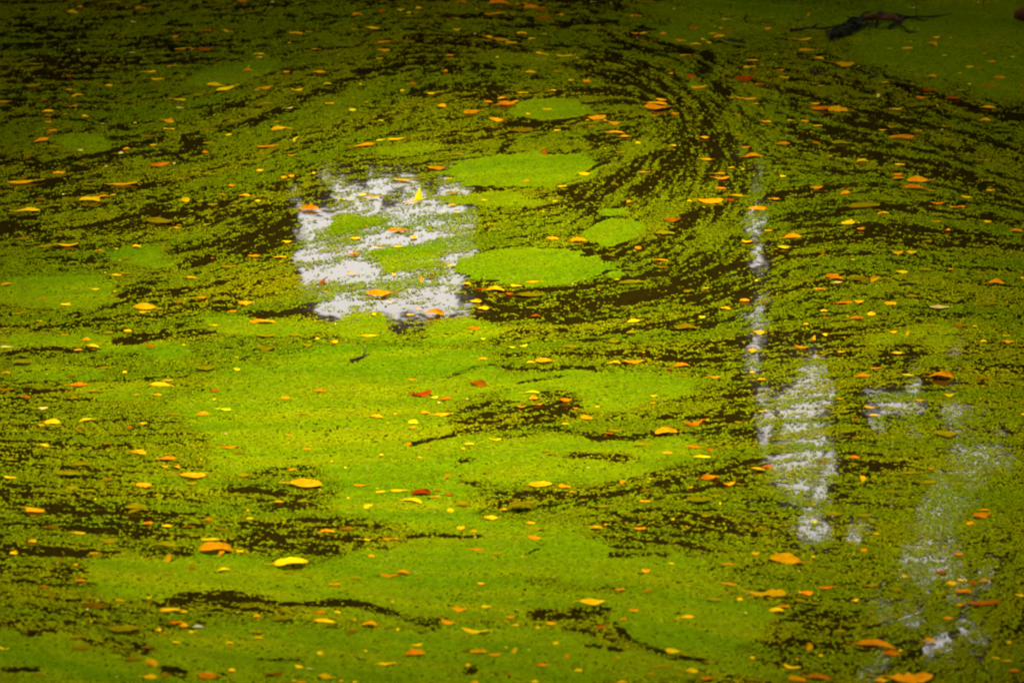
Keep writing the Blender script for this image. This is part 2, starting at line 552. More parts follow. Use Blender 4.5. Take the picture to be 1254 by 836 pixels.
# --- broad zones (x, y, rx, ry, cover)
for e in [(450,520,260,90,.97),(620,700,520,70,.95),(120,790,260,60,.95),(500,810,400,40,.97),(880,790,160,45,.95),(1120,600,260,240,.87),
          (1180,40,170,55,.99),(1230,80,120,45,.99),(900,20,140,30,.93),(820,540,150,40,.88),(1100,220,230,100,.56),(1000,170,130,55,.58),
          (560,90,110,36,.62),(720,90,120,50,.66),(800,170,90,70,.58),(120,90,160,60,.74),(40,75,80,38,.48),(60,200,90,40,.74),
          (700,375,120,28,.44),(820,335,105,42,.42),(850,410,110,38,.66),(760,420,110,25,.70),(900,600,110,30,.64),(820,650,110,30,.62),
          (60,590,90,45,.72),(160,540,120,40,.84),(110,640,120,22,.50),(380,662,110,24,.52),(360,605,65,22,.62),(60,680,80,22,.70),
          (960,590,30,50,.58),(450,230,150,50,.72),(330,330,60,40,.85),(250,740,90,20,.66),(90,755,120,18,.72),(760,780,60,20,.66),
          (980,770,70,40,.70),(1150,770,90,40,.80),(60,440,110,14,.80),(180,400,140,14,.74),(230,250,160,30,.72),(110,315,70,22,.58),(60,240,90,18,.62),
          (640,505,60,32,.62),(1000,450,80,190,.70),(945,270,45,90,.66),(1160,770,110,70,.80)]:
    ell(*e)
# --- smooth closed mats
for e in [(60,360,85,20,1.0),(205,318,46,14,1.0),(150,425,60,9,.98),(60,420,70,9,.98),(190,432,40,9,1.0),(150,480,60,14,.95),
          (420,275,60,9,1.0,8),(490,315,62,24,.97),(430,400,70,13,1.0),(560,405,45,14,1.0),(480,440,120,20,1.0),(380,520,110,22,1.0),
          (470,555,150,26,1.0),(500,615,90,22,1.0),(520,465,120,18,1.0),(740,475,135,22,1.0),(710,565,140,32,1.0,3),(590,680,200,20,1.0,2),
          (720,690,110,20,1.0),(250,700,130,26,1.0),(180,706,85,30,1.0),(420,715,120,16,1.0),(850,770,110,28,1.0),(450,790,170,22,.99),
          (120,815,140,16,.99),(650,800,110,20,.99),(80,175,45,14,.96),(265,95,60,12,.95,10),(490,176,40,8,.97),(590,245,60,10,.98),
          (650,70,60,8,.92),(820,48,60,10,.95),(1090,420,60,30,.93),(830,104,14,6,1.0),(640,243,40,8,1.0),(780,185,24,12,.9),
          (300,400,60,12,.98),(60,460,60,12,.93),(230,590,70,12,.92),(560,630,60,14,1.0),(990,500,70,50,.80)]:
    ell(*e, **({'soft': .28}))
# --- open water: blobs
for e in [(225,56,48,5,.08),(232,180,18,10,.10,20),(208,188,26,4,.14),(253,134,11,5,.2),(516,87,9,6,.2),(600,101,10,6,.2),(665,153,62,9,.30,6),
          (751,166,24,7,.05),(872,110,8,11,.18),(857,145,12,22,.25),(845,190,30,28,.42),(15,282,24,12,.35),(302,290,66,26,.08,16),(330,272,30,16,.22,20),
          (160,362,30,11,.15),(733,250,24,26,.22,50),(790,222,42,16,.36,20),(865,277,40,10,.30,20),(1011,272,32,30,.10),(1190,290,30,15,.5),
          (293,426,10,5,.2),(197,520,6,4,.2),(605,518,24,15,.5),(570,565,10,3,.2),(680,498,22,18,.40),(765,562,30,6,.55),(1036,498,18,14,.30),
          (1134,470,24,8,.45),(266,730,44,7,.10),(144,788,18,12,.5),(205,822,18,6,.4),(565,819,9,4,.3),(766,779,8,8,.2),(690,754,48,7,.38),
          (1200,715,16,30,.5),(660,385,60,8,.22),(800,338,70,10,.34),(860,350,45,9,.30,15),(700,362,50,7,.28),(40,75,40,20,.40),(1170,180,50,16,.48),
          (960,190,30,20,.5),(640,362,30,7,.3),(120,650,46,10,.42),(350,655,45,12,.38),(790,667,50,10,.42),
          (905,590,40,10,.45),(880,520,50,6,.45)]:
    ell(*e, **({'soft': .5}))
# --- open water that mirrors the sky gap
for e in [(400,248,48,13,.20,18),(385,268,28,9,.2,25),(497,248,38,10,.20),(480,222,60,10,.40),(440,215,40,14,.45),(470,295,44,9,.22),(500,275,28,8,.35),
          (400,325,28,14,.16),(420,318,30,12,.14),(375,310,22,16,.3,40),(440,335,22,9,.25),(395,373,46,9,.18,6),(365,385,18,6,.2),
          (520,368,60,9,.24,12),(490,392,34,12,.24),(545,378,40,9,.2,14),(590,372,10,22,.2),(575,335,24,12,.5),(555,352,20,9,.35,10),
          (925,225,16,40,.35),(935,290,26,20,.28),(930,350,20,40,.42),(960,490,34,14,.25),(1000,505,40,12,.30),(955,460,30,25,.45),(990,570,40,40,.5),
          (928,300,21,115,.52),(990,530,46,120,.78),(1185,640,85,110,.90),(1190,775,80,60,.86),(985,655,12,14,.4),(1000,600,28,14,.45),(1050,478,30,8,.4),(1080,440,30,20,.6)]:
    ell(*e, **({'soft': .45}))
# --- open water: dark lanes
for s in [([(5,212),(65,195),(130,185),(195,167)],3.0,.22),([(0,240),(60,215),(130,195),(205,190),(236,178)],3.2,.25),
          ([(300,158),(330,141),(380,122),(426,110),(465,95),(490,90)],4.5,.28),([(257,165),(308,152)],3,.25),([(218,139),(257,134),(320,131)],2.2,.25),
          ([(10,141),(100,146),(145,150)],2.4,.25),([(500,47),(560,49),(640,52)],3,.35),([(575,178),(630,160),(700,150)],3.2,.35),([(620,40),(680,33),(738,30)],2,.28),
          ([(760,44),(800,55),(838,62)],2.6,.2),([(680,58),(760,60),(835,62)],2,.35),([(1078,100),(1165,116),(1254,141),(1400,175)],3,.25),([(1180,122),(1254,141)],4,.25),
          ([(90,285),(175,265),(230,255)],2.2,.28),([(95,385),(145,372),(210,380)],2.4,.3),([(205,363),(257,357)],3,.4),([(256,384),(346,382)],2.6,.12),
          ([(0,437),(80,433),(112,431)],2.6,.18),([(140,420),(260,410)],2.2,.45),([(0,402),(120,398)],2.2,.4),([(0,384),(90,380)],1.6,.4),([(517,540),(562,531),(596,525)],2.2,.42),
          ([(430,441),(452,435)],1.6,.2),([(540,460),(600,448),(640,444)],1.8,.4),([(645,448),(725,452)],2.2,.25),([(810,436),(900,450)],4,.35),
          ([(687,523),(760,533),(840,536),(935,532)],4.2,.18),([(790,514),(860,508)],2.4,.3),([(733,613),(800,600),(846,582),(903,577),(940,560)],4.2,.2),
          ([(600,630),(660,622),(733,613)],4,.38),([(0,714),(95,716)],3.0,.25),([(123,668),(240,676)],3,.3),([(500,662),(550,660),(588,657)],2,.22),
          ([(341,737),(400,733),(451,741),(536,760)],3.2,.26),([(738,682),(805,686)],3,.22),([(620,718),(750,724)],3.5,.6),([(775,791),(852,811)],3,.28),
          ([(640,756),(735,752)],3.5,.32),([(762,770),(775,790)],4,.25),([(700,795),(745,800)],2.5,.4),([(1254,680),(1235,714),(1178,760),(1155,778),(1119,798)],7,.56),
          ([(20,765),(70,772),(130,790)],2.5,.4),([(0,776),(60,776)],2,.3),([(6,820),(40,822)],2.5,.3),([(500,770),(530,768)],2,.4),
          ([(310,800),(365,806)],3,.6),([(620,681),(644,669)],1.4,.3),([(890,700),(935,690)],2,.5),([(960,640),(985,660)],3,.4),
          ([(970,520),(1046,508)],3,.35),([(1075,541),(1102,541)],2.2,.35),([(1150,545),(1190,540)],2,.5),([(1040,588),(1095,572)],2.4,.5),
          ([(560,600),(650,610)],2,.6),([(640,470),(690,462)],2,.35),([(590,345),(680,350),(760,342)],2.0,.2),([(720,232),(760,214),(800,205)],3,.3),
          ([(870,60),(850,90),(872,120),(860,160),(866,215)],7,.52),([(905,360),(850,372),(760,388),(690,400)],3,.3),([(905,330),(860,352),(760,372)],3,.28)]:
    stroke(*s)
COVER -= 0.10 * np.clip((COVER - 0.2) / 0.4, 0, 1) * np.clip((0.93 - COVER) / 0.08, 0, 1)
COVER = np.interp(COVER, [0, .15, .3, .5, .7, .9, 1.0], [.07, .10, .18, .38, .62, .89, 1.0]).astype(np.float32)
ACCEPT = uni < COVER

RAFTS = [(652,326,91,22.5,1.5,'big smooth oval duckweed raft right of the left pale reflection'),
         (640,208,98,23.5,1.0,'broad flat duckweed raft above the big oval raft'),
         (678,133,50,15,0,'small flat duckweed raft near the top, under open dark lanes'),
         (754,285,36,16.5,6,'small rounded duckweed raft right of the big oval raft'),
         (753,261,18,4.5,3,'thin sliver of duckweed just above the small rounded raft'),
         (752,336,10,5,0,'tiny duckweed raft in dark water beside the big oval raft')]

def build_duckweed():
    sp = 0.0067
    ya, yb = px2ground(627, GY1 - 2)[1], px2ground(627, GY0 + 2)[1]
    rows = np.arange(ya, yb, sp)
    xs, ys = [], []
    for y in rows:
        d = y * math.cos(PITCH) + CAM_H * math.sin(PITCH)
        hw = d * TH * 1.15
        x = np.arange(-hw, hw, sp)
        xs.append(x); ys.append(np.full(len(x), y))
    x = np.concatenate(xs); y = np.concatenate(ys)
    n = len(x)
    x += rng.uniform(-.5, .5, n) * sp; y += rng.uniform(-.5, .5, n) * sp
    px, py = ground2px(x, y)
    ix = np.clip(np.rint(px - GX0).astype(int), 0, GW - 1); iy = np.clip(np.rint(py - GY0).astype(int), 0, GH - 1)
    ok = uni[iy, ix] + rng.normal(0, 0.17, n) < COVER[iy, ix] + 0.02
    raft = np.full(n, -1)
    wx = warp_x[iy, ix] * 0.3; wy = warp_y[iy, ix] * 0.3
    for k, (cx, cy, rx, ry, a, _) in enumerate(RAFTS):
        dx, dy = px + wx - cx, -(py + wy - cy)
        c, s = math.cos(R(a)), math.sin(R(a))
        d = np.hypot((dx * c + dy * s) / rx, (-dx * s + dy * c) / ry)
        raft[d + 0.055 * n_big[iy, ix] + 0.05 * n_mid[iy, ix] + 0.03 * n_small[iy, ix] < 1] = k
    ok |= raft >= 0
    x, y, raft, ix, iy = x[ok], y[ok], raft[ok], ix[ok], iy[ok]
    n = len(x)
    cov = COVER[iy, ix]
    inraft = raft >= 0
    rad = sp * rng.uniform(0.62, 0.98, n) * (1 + 0.3 * np.where(inraft, 1, np.clip((cov - .82) / .16, 0, 1)))
    ang = rng.uniform(0, 6.283, n)
    z = rng.uniform(0.0015, 0.0045, n) + np.where(inraft, 0.001, 0)
    tilt = rng.normal(0, 0.10, (n, 2)) * np.where(inraft, 0.4, 1.2 - 0.8 * np.clip((cov - .82) / .16, 0, 1))[:, None]
    V = np.empty((n, 4, 3), np.float32)
    for k in range(4):
        a = ang + k * math.pi / 2 + rng.uniform(-.35, .35, n)
        r = rad * rng.uniform(.8, 1.15, n)
        ox, oy = np.cos(a) * r, np.sin(a) * r
        V[:, k, 0] = x + ox; V[:, k, 1] = y + oy
        V[:, k, 2] = np.maximum(z + ox * tilt[:, 0] + oy * tilt[:, 1], 0.0008)
    # frond colours: fresh yellow green, some olive, some bleached
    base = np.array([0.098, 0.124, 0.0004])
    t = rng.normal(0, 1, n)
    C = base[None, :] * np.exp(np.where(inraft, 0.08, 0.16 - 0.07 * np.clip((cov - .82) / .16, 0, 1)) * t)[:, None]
    patch = n_big[iy, ix]
    pm = n_mid[iy, ix]
    C[:, 0] *= np.exp(0.09 * patch + 0.05 * rng.normal(0, 1, n))
    C *= np.exp(0.05 * patch)[:, None]
    C *= np.exp(0.05 * pm)[:, None]
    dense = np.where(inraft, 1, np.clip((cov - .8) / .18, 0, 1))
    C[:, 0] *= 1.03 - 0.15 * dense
    loose = (~inraft) & (cov < .9)
    old = rng.random(n) < np.where(loose, 0.30, 0.07)
    C[old] *= np.array([0.72, 0.60, 0.9])
    bleached = rng.random(n) < 0.015
    C[bleached] = np.array([0.13, 0.13, 0.008])
    C[inraft] *= np.array([0.97, 1.03, 1])
    main = ~inraft
    F = np.arange(main.sum() * 4).reshape(-1, 4)
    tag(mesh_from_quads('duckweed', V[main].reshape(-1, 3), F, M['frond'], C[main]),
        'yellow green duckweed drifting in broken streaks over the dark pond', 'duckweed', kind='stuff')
    for k, (cx, cy, rx, ry, a, lab) in enumerate(RAFTS):
        s = raft == k
        X0, Y0 = px2ground(cx, cy)
        Vr = V[s].reshape(-1, 3).astype(float) - np.array([float(X0), float(Y0), 0])
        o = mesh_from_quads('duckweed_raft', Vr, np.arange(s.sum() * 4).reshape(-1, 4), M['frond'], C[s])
        o.location = (float(X0), float(Y0), 0)
        tag(o, lab, 'duckweed raft', 'smooth duckweed rafts')
    print('fronds', n)
    # duckweed further off, out of the view, as a plain skin round the detailed field
    d0 = ya * math.cos(PITCH) + CAM_H * math.sin(PITCH); d1 = yb * math.cos(PITCH) + CAM_H * math.sin(PITCH)
    w0, w1 = d0 * TH * 1.15, d1 * TH * 1.15
    zz = 0.002
    inner = [(-w0, ya), (w0, ya), (w1, yb), (-w1, yb)]
    outer = [(-6.6, 8.2), (6.6, 8.2), (6.6, 23.0), (-6.6, 23.0)]
    V2 = [(a, b, zz) for a, b in inner] + [(a, b, zz) for a, b in outer]
    F2 = [(4, 5, 1, 0), (5, 6, 2, 1), (6, 7, 3, 2), (7, 4, 0, 3)]
    tag(link_mesh('duckweed_margin', V2, F2, M['mat_far'], smooth=False), 'duckweed covering the outer pond towards the banks', 'duckweed', kind='stuff')
build_duckweed()

# ------------------------------------------------------------------ fallen leaves
# each entry: x y length colour+shape [slope], in units of a 3.8875x enlargement whose corner is given
# colour y yellow, g golden, o orange, r red brown, b brown, p pale, d olive, l lime, w white; shape o oval, n narrow, r round, l lobed, u upright
Z = 3.8875
TILES = [((0,0), "85 50 40 do;345 58 60 yo -10;383 33 28 or;425 27 25 bn;672 38 50 go 8;638 104 30 po;778 114 30 dn;745 178 50 bn;838 175 38 or;885 160 45 dn 5;990 148 75 rn;1088 147 50 gn -8;880 232 95 on;985 232 85 rn 4;375 238 18 pr;633 250 38 pn 3;180 303 70 dn;822 313 52 gn 6;715 342 65 go;747 377 58 yo;1180 333 48 ol;335 360 35 rr;168 405 75 do 8;525 406 38 yr;1025 401 75 yo -6;1075 420 90 yn 15;340 427 50 gn;370 452 52 yo 8;20 482 70 oo;210 475 45 rn;938 452 40 dn 10;860 472 70 yn -4;860 512 42 pn;352 505 45 gn 3;230 527 62 yn 5;408 552 32 yo -12;235 549 40 on;305 545 50 dn;235 580 45 on;492 588 25 pn;645 585 18 pr;803 575 55 ol -12;808 612 60 yn;985 622 30 br;1090 640 32 yo 12;1187 632 32 do;250 622 45 oo 12;205 665 65 on 18;250 700 100 dn 3;718 645 60 bo;730 689 32 yo;990 680 50 do;383 714 36 po;578 728 25 pr;605 708 34 gr;980 724 30 or;135 745 32 bu;410 763 45 bo;765 782 95 oo 8;285 822 65 gn;1235 812 35 yo;1155 5 60 on;545 10 80 dn;330 12 60 bn"),
((310,0), "75 32 40 dn;92 8 20 pr;205 157 70 gn -4;265 150 35 gn;30 257 62 yn;30 272 40 pn;498 67 48 oo;618 54 45 rr;705 46 40 yo;740 60 25 yr;790 38 32 yr;775 60 25 dr;745 75 25 yn;485 137 26 yn;570 133 72 yn -6;990 8 50 on;1175 10 110 on;1140 3 30 yn;1140 65 80 gn 4;965 88 30 yn;935 88 60 bn;970 140 38 yo;935 118 30 dn;1055 160 15 pr;1115 174 55 yn -8;1195 190 90 gn -10;1230 202 60 yn -3;1035 200 35 dn;628 198 62 on;625 238 55 go;302 234 50 gn;602 278 32 yl;938 264 34 or;795 118 60 bn;318 341 65 gn;163 341 30 gr;915 338 28 or;1010 330 40 dn;355 399 50 ln 6;513 401 16 yr;210 426 62 go;55 418 72 go 8;20 428 30 yn;762 398 40 ro;712 431 20 yr;848 444 42 yl;890 436 55 dn 8;900 502 46 gr;60 493 70 dn 6;365 492 48 gn;168 514 45 pn;472 522 36 lr;1040 533 78 go 8;1120 484 46 oo;1190 466 60 gn;1205 492 95 oo;1158 567 75 gn -8;1140 607 40 dn;612 573 32 ln 5;115 580 32 on;128 609 90 gn 5;205 662 36 lu;64 695 92 gn;610 665 55 ln 8;680 661 80 yn 3;530 690 110 on 8;185 738 40 on;975 732 60 do;36 809 32 yo;870 795 85 oo;448 818 36 do;292 822 20 yr;175 828 70 bn"),
((620,0), "75 18 60 gn;120 32 85 oo;170 38 45 rr;170 82 70 ro 10;255 70 40 gn;410 8 30 pn;497 15 18 pr;690 8 20 rr;735 24 40 dn;795 42 14 pr;885 24 42 dn;1045 90 50 pn;613 75 62 on;890 133 58 ro;1022 133 28 gl;1238 137 25 or;612 157 38 ol;655 158 45 yn 8;745 160 32 or;985 160 50 gn 5;1060 152 25 ru;1015 172 60 gn 10;938 187 25 yr;960 203 28 yr;900 209 60 yn;825 193 55 gn -5;655 195 55 bn;75 157 50 yo -4;125 183 50 yn;180 162 25 pn;165 255 62 yn -12;275 266 80 yn;340 275 20 pn;440 274 45 dn;90 273 35 dn;855 263 60 gn;605 272 50 dn;1170 287 60 gn;1158 318 65 yn;115 343 60 go;245 340 45 do;310 381 34 yn;378 383 32 or;780 349 26 gr;830 349 35 dn;880 365 45 ru;1040 378 38 rn;1135 370 110 rn 13;1210 397 60 rn;910 412 75 go 5;755 300 40 rn;80 440 55 yn;218 430 40 yl;25 488 85 gn 10;538 420 25 dr;1070 464 32 yn;1140 468 100 on -3;1190 494 32 gn;713 512 135 go;720 490 100 gn -5;738 474 55 gn -10;803 540 34 or;705 550 34 on;430 556 90 go 5;470 573 18 lr;515 583 60 oo;410 602 40 dn;195 519 45 gn;105 541 25 gr;75 619 120 do;240 620 30 yo;520 628 88 gn;570 647 58 gn;625 680 25 yr;790 692 40 yn;545 722 60 dn;940 653 50 go;1105 640 45 do;1140 700 50 on;1178 740 95 go;948 758 70 yo -4;183 727 38 ru;370 826 58 yo;385 803 45 bn;660 818 50 gn;1010 825 60 go;1070 798 34 yo 8;1225 578 30 gn;1100 548 30 on;1125 805 16 yr"),
((934,0), "38 27 25 dn;165 32 60 bn;215 72 28 ou;343 93 44 dn;340 135 26 po 12;24 135 36 gl;80 158 35 dn;190 188 95 gn 3;208 237 78 gl;412 180 60 dn;430 210 38 bo;268 277 46 yo -4;385 302 100 gl;82 334 40 ol;98 368 50 yn -8;60 258 26 pn;280 408 30 yn;582 393 45 yn;455 316 20 pn;600 231 32 pn;685 228 55 gn;688 257 28 do;805 208 50 oo -10;820 177 50 gn;895 180 18 pn;715 36 45 pn;738 140 25 pn;948 90 32 bn;1067 210 40 bo;1050 253 32 on;1135 255 32 dn 8;1185 270 28 pn;1085 293 42 go;982 318 36 gl;1025 322 32 rl;1215 322 55 dn;1128 367 62 ol;805 362 45 gl;930 348 26 yn;865 263 28 pn;785 430 62 rl;748 464 50 oo;945 430 60 dn;1075 406 75 rn;983 400 20 yr;1180 425 30 do;1235 407 35 ro;902 465 65 ro;547 456 30 pu;640 518 75 yn 3;245 492 55 gn;270 515 100 oo;355 520 100 gl;1075 510 70 yn -6;1056 570 60 yo;20 580 45 go;135 572 40 yn;200 577 40 oo;262 598 46 yo;615 600 60 do;568 618 44 yn;660 650 128 oo;875 600 65 dn;740 622 35 gn;880 662 60 do;850 617 12 pr;98 682 62 ol;370 675 90 do;470 764 58 yo;320 742 24 yn;650 783 50 yn;250 680 35 ro;1050 762 60 dn;640 830 45 oo"),
((0,205), "282 25 62 gn;110 68 140 yn 4;118 50 30 rr;595 76 125 yn 4;435 150 105 yo;490 137 60 on 10;540 130 30 yn 10;195 152 60 bo;135 202 125 yn;885 153 48 yu;953 160 32 dr;1015 175 55 dl;1105 85 32 or;1058 127 36 on;1165 132 60 oo;760 255 140 do;848 285 45 on;990 270 34 ln 10;105 340 80 do;290 305 40 do;330 366 100 yn 2;230 370 110 dn 8;345 408 55 dn;475 395 45 on;557 387 14 yr;653 374 42 yr;605 434 55 bn;558 512 50 yo;600 502 55 do;913 524 50 yo;1095 472 70 do;1095 522 50 do;1165 293 35 do;1210 420 65 on;36 555 55 go 8;453 578 50 yn;548 589 16 yr;315 652 52 yo;95 692 70 dn 8;190 730 30 yn;695 661 118 yo;692 688 55 yn;592 688 30 dn;962 619 55 on;858 640 40 rn;1168 643 70 gl;1110 683 50 on;1215 735 60 on;1018 750 48 yn -4;610 776 44 yl;515 785 60 do;660 770 50 dn;22 765 50 dn;312 794 35 on;415 820 45 oo;20 825 60 dn;210 622 40 rn;790 378 45 rn;430 78 60 dn"),
((310,205), "145 46 30 gr;185 40 30 gr;24 158 35 yl;715 58 110 gn;525 130 38 yr;435 145 90 ln;578 137 62 go;270 192 100 ol;750 164 75 gn;165 350 52 yo -4;130 425 65 gn;970 212 35 yn;948 177 38 go;955 120 90 do;690 295 100 gl;765 330 40 gr;480 412 58 oo;590 382 60 yn;695 376 55 yn;490 335 60 yn;335 540 60 ru;470 500 50 go;670 508 24 yr;803 530 28 gu;850 515 28 ru;600 598 130 go;1018 552 44 go;1155 576 90 go;1085 578 50 ro;1060 636 60 yo;1095 668 60 go;865 690 100 gl;790 670 30 go;750 700 40 yo;575 697 25 yr;560 800 85 yn;1050 762 65 ol;1095 815 20 yr;390 828 30 yo;55 730 115 on;650 640 35 yn;940 465 60 gn;60 800 100 dn;195 795 60 dn;305 816 15 pr;1140 270 50 dn;1100 155 40 gn;930 52 40 yn"),
((620,205), "98 64 32 ol;265 90 45 yn 4;232 160 26 yl;172 210 24 yn;585 162 30 gr;515 80 35 bo;1025 50 75 gn;1020 98 60 on;970 156 130 oo;1085 133 90 gn -4;1055 152 60 rn;870 160 25 yr;1190 195 85 go;1185 250 25 yn;785 247 90 ro;222 335 58 ol;342 344 82 ol;755 310 100 dl;500 388 35 do;625 382 35 or;735 440 75 gn -3;745 475 55 bo;530 532 26 yn;600 543 140 dn 3;48 563 60 yn;125 545 75 gn 4;15 600 40 ro;120 605 150 dn;140 705 50 ro;605 730 65 yo 8;595 785 50 dr;865 588 50 do;950 575 40 yn 5;805 655 40 dn;930 711 38 yo;1045 669 50 yn -8;1200 783 58 go -8;1145 352 52 go;1135 630 45 gr;1190 537 20 yr;860 755 120 do;510 828 60 do;1225 640 30 ro;690 385 40 dn"),
((934,205), "95 42 32 yl;257 94 62 on;390 120 48 ol 12;50 148 55 gn;5 192 30 oo;645 50 60 ol;735 58 110 go;725 92 130 on -6;1075 62 40 do;1083 107 50 yn;968 140 60 yn -5;830 168 75 on;925 187 80 on;568 215 60 gn;400 262 68 yl 10;465 292 40 oo;480 180 160 do;825 256 45 on;1068 257 38 yl;878 296 34 or;1205 299 65 go -4;140 325 90 go;25 300 40 gn;97 378 55 yo;280 405 32 ro;640 403 56 yl;707 403 50 yo;425 438 24 yn;660 496 62 yo;640 515 40 dn;340 520 75 ol -14;355 545 50 pn;525 530 42 gu;455 530 110 do;895 484 38 gn;1108 544 78 go;270 578 60 on;780 350 50 do;1040 500 50 do;380 640 95 on 3;458 637 46 gl;515 697 42 yr;445 715 60 oo;605 645 60 gl;710 612 55 do;300 716 35 ro;840 664 100 pn;290 680 35 yl;935 750 70 bl;1070 645 100 do;800 750 90 dn;620 782 40 yo;688 788 28 yu;292 794 34 yr;240 812 32 gu;205 745 24 yr;1048 825 34 yn;1155 800 40 yn;1240 525 30 go;1010 755 30 yn;770 485 60 do"),
((0,410), "35 55 65 pn;448 51 58 yo -10;375 70 46 gn 5;415 22 50 go;115 125 100 do;32 178 48 on;495 156 80 dn;598 175 22 yr;345 192 60 bn;380 238 90 ol;25 258 60 rn;460 265 95 dn;765 234 110 yn;800 215 60 gn;985 158 95 do;1132 162 36 yo -12;1130 104 20 yn;878 46 14 yr;720 50 60 rn;750 284 45 gn;655 283 35 on;1020 264 60 rn;130 294 45 rl;210 347 52 po;252 412 82 yo;202 428 36 yn;412 402 70 yn 12;350 300 40 do;615 438 30 rr;685 419 36 go;968 374 62 oo 8;1038 350 36 ln;1078 353 50 ll;820 375 85 dn;213 522 66 yn -8;665 555 75 gl -8;1100 533 95 gn 4;910 526 50 dn;790 588 110 on;60 590 65 dn;388 614 68 do;790 625 40 gn;845 627 26 gr;325 660 150 dn;55 675 65 yn -5;920 668 130 oo;345 725 66 do;438 738 32 dr;690 710 78 gl;915 705 60 dl;520 688 55 bo;500 718 28 br;650 815 110 do;1165 665 60 do;380 452 20 rr;510 515 30 rn;1145 560 70 bn"),
((310,410), "65 60 95 do;258 48 55 do;390 32 32 gr;308 18 18 yr;320 264 60 oo;155 298 45 oo;225 374 60 dn;460 110 40 dn;755 212 50 on;800 277 110 ro;862 295 36 yr;915 304 60 oo 6;1070 230 85 ro -12;1085 272 35 dn;1090 112 48 gn 5;590 386 75 gn -5;680 375 30 gn;820 368 52 gn;908 377 100 yn 3;762 412 46 yr;755 440 40 oo;1030 518 48 yo;1002 540 18 yr;1150 497 60 yn -4;610 570 22 yr;172 475 32 oo;920 672 30 ou;185 640 45 on;250 705 170 yo -4;510 714 70 gn;610 746 52 yo 6;695 738 85 yn;800 745 100 ro;870 768 50 on;935 757 50 ro;760 784 105 gn -8;550 812 45 yo 10;125 792 45 gn;240 790 60 do;793 582 18 yr;825 540 20 ou;260 540 50 on;1110 650 40 dn;455 775 14 yr;1000 805 80 do;740 520 30 ou;880 738 40 ro"),
((620,410), "80 52 50 ln 5;25 57 40 ln;300 55 70 do;118 128 45 yn;180 122 90 go;515 130 62 yo;605 126 100 on;832 142 75 oo 5;775 160 34 ro;835 192 55 dn;985 198 70 gn -5;1172 72 40 gr;1170 176 26 yr;1212 210 42 go;1160 215 60 dn;118 270 85 yn;130 300 40 gr;285 310 60 oo;150 330 50 on;70 340 45 on;330 348 30 on;700 288 34 yo;698 324 34 ol;433 339 20 yr;380 393 62 oo -10;280 421 36 yn;890 418 95 oo 5;945 403 44 gn;760 458 115 go 3;480 465 60 rn;520 455 80 dn;650 520 100 dn;880 530 80 on;768 561 46 go;932 577 90 yn;968 545 30 rr;220 565 55 do;185 550 40 do;1105 415 45 do;1220 362 44 yn 6;1195 637 72 yn -10;1235 625 25 rr;970 678 92 oo 6;1062 706 66 go 6;1115 710 50 dn;163 710 122 go;275 720 60 oo -8;318 745 36 yn;550 698 28 ou;665 737 50 bo;660 790 58 gn;875 725 30 gn;915 785 120 do;360 785 40 do;465 815 70 dn;60 810 130 do;1085 640 50 dn;1000 765 60 dn"),
((934,410), "178 56 60 oo -10;275 95 60 dn;375 80 44 yn;500 44 55 dn;640 86 66 yn;540 158 58 on;475 192 70 gl;690 188 58 ln -5;845 190 125 go;885 284 55 yo;835 295 40 dn;1048 28 32 yo;1163 30 60 gn;240 277 40 dn;505 345 60 gn -8;525 380 50 yn 5;440 402 50 rn;368 303 34 gn;875 470 130 do;437 488 36 bo;437 580 52 oo;475 683 48 yu;25 628 60 ol;140 655 40 do;240 717 40 dn;785 700 100 dn;700 655 90 dn;800 635 35 on;745 310 40 gn;1115 650 40 bn;1045 205 95 bn;290 610 60 bn;85 530 60 dn;1050 832 60 on;930 710 40 dn;620 745 80 do;1000 440 35 dn"),
((0,621), "165 14 100 go -8;375 121 70 yn -5;520 157 95 do;158 160 46 go;68 216 38 yr;330 186 45 dn;452 216 50 go;290 253 40 bo;245 95 80 bo;707 72 48 oo;797 87 50 yo;992 58 46 ol;900 92 70 bn;660 12 100 dn 8;1065 103 90 do;1005 152 95 yn;790 175 130 dn;803 242 48 gu;1030 190 170 go;1053 218 36 gu;1155 206 60 yn;1068 294 68 yo;915 284 30 rr;810 315 40 do;390 345 60 oo;215 377 50 rl;250 420 50 bo;365 270 20 or;570 441 44 gn -5;714 428 20 yr;450 462 130 bo;440 430 50 do;810 486 105 yn;878 495 36 yo;845 545 80 on;878 560 34 gr;758 582 30 yr;948 566 60 wn -4;920 590 40 yl;600 578 160 do;843 640 42 yo;1080 608 42 do;1095 643 36 yo;1098 660 20 rr;370 612 70 do;385 664 85 bo;700 665 60 bo;20 670 55 yn -8;728 737 62 yu;718 804 70 yo;995 797 95 ol;1105 773 36 yr;790 797 50 ro;1190 52 36 yo;1225 515 40 go;190 800 50 bo;640 720 90 do"),
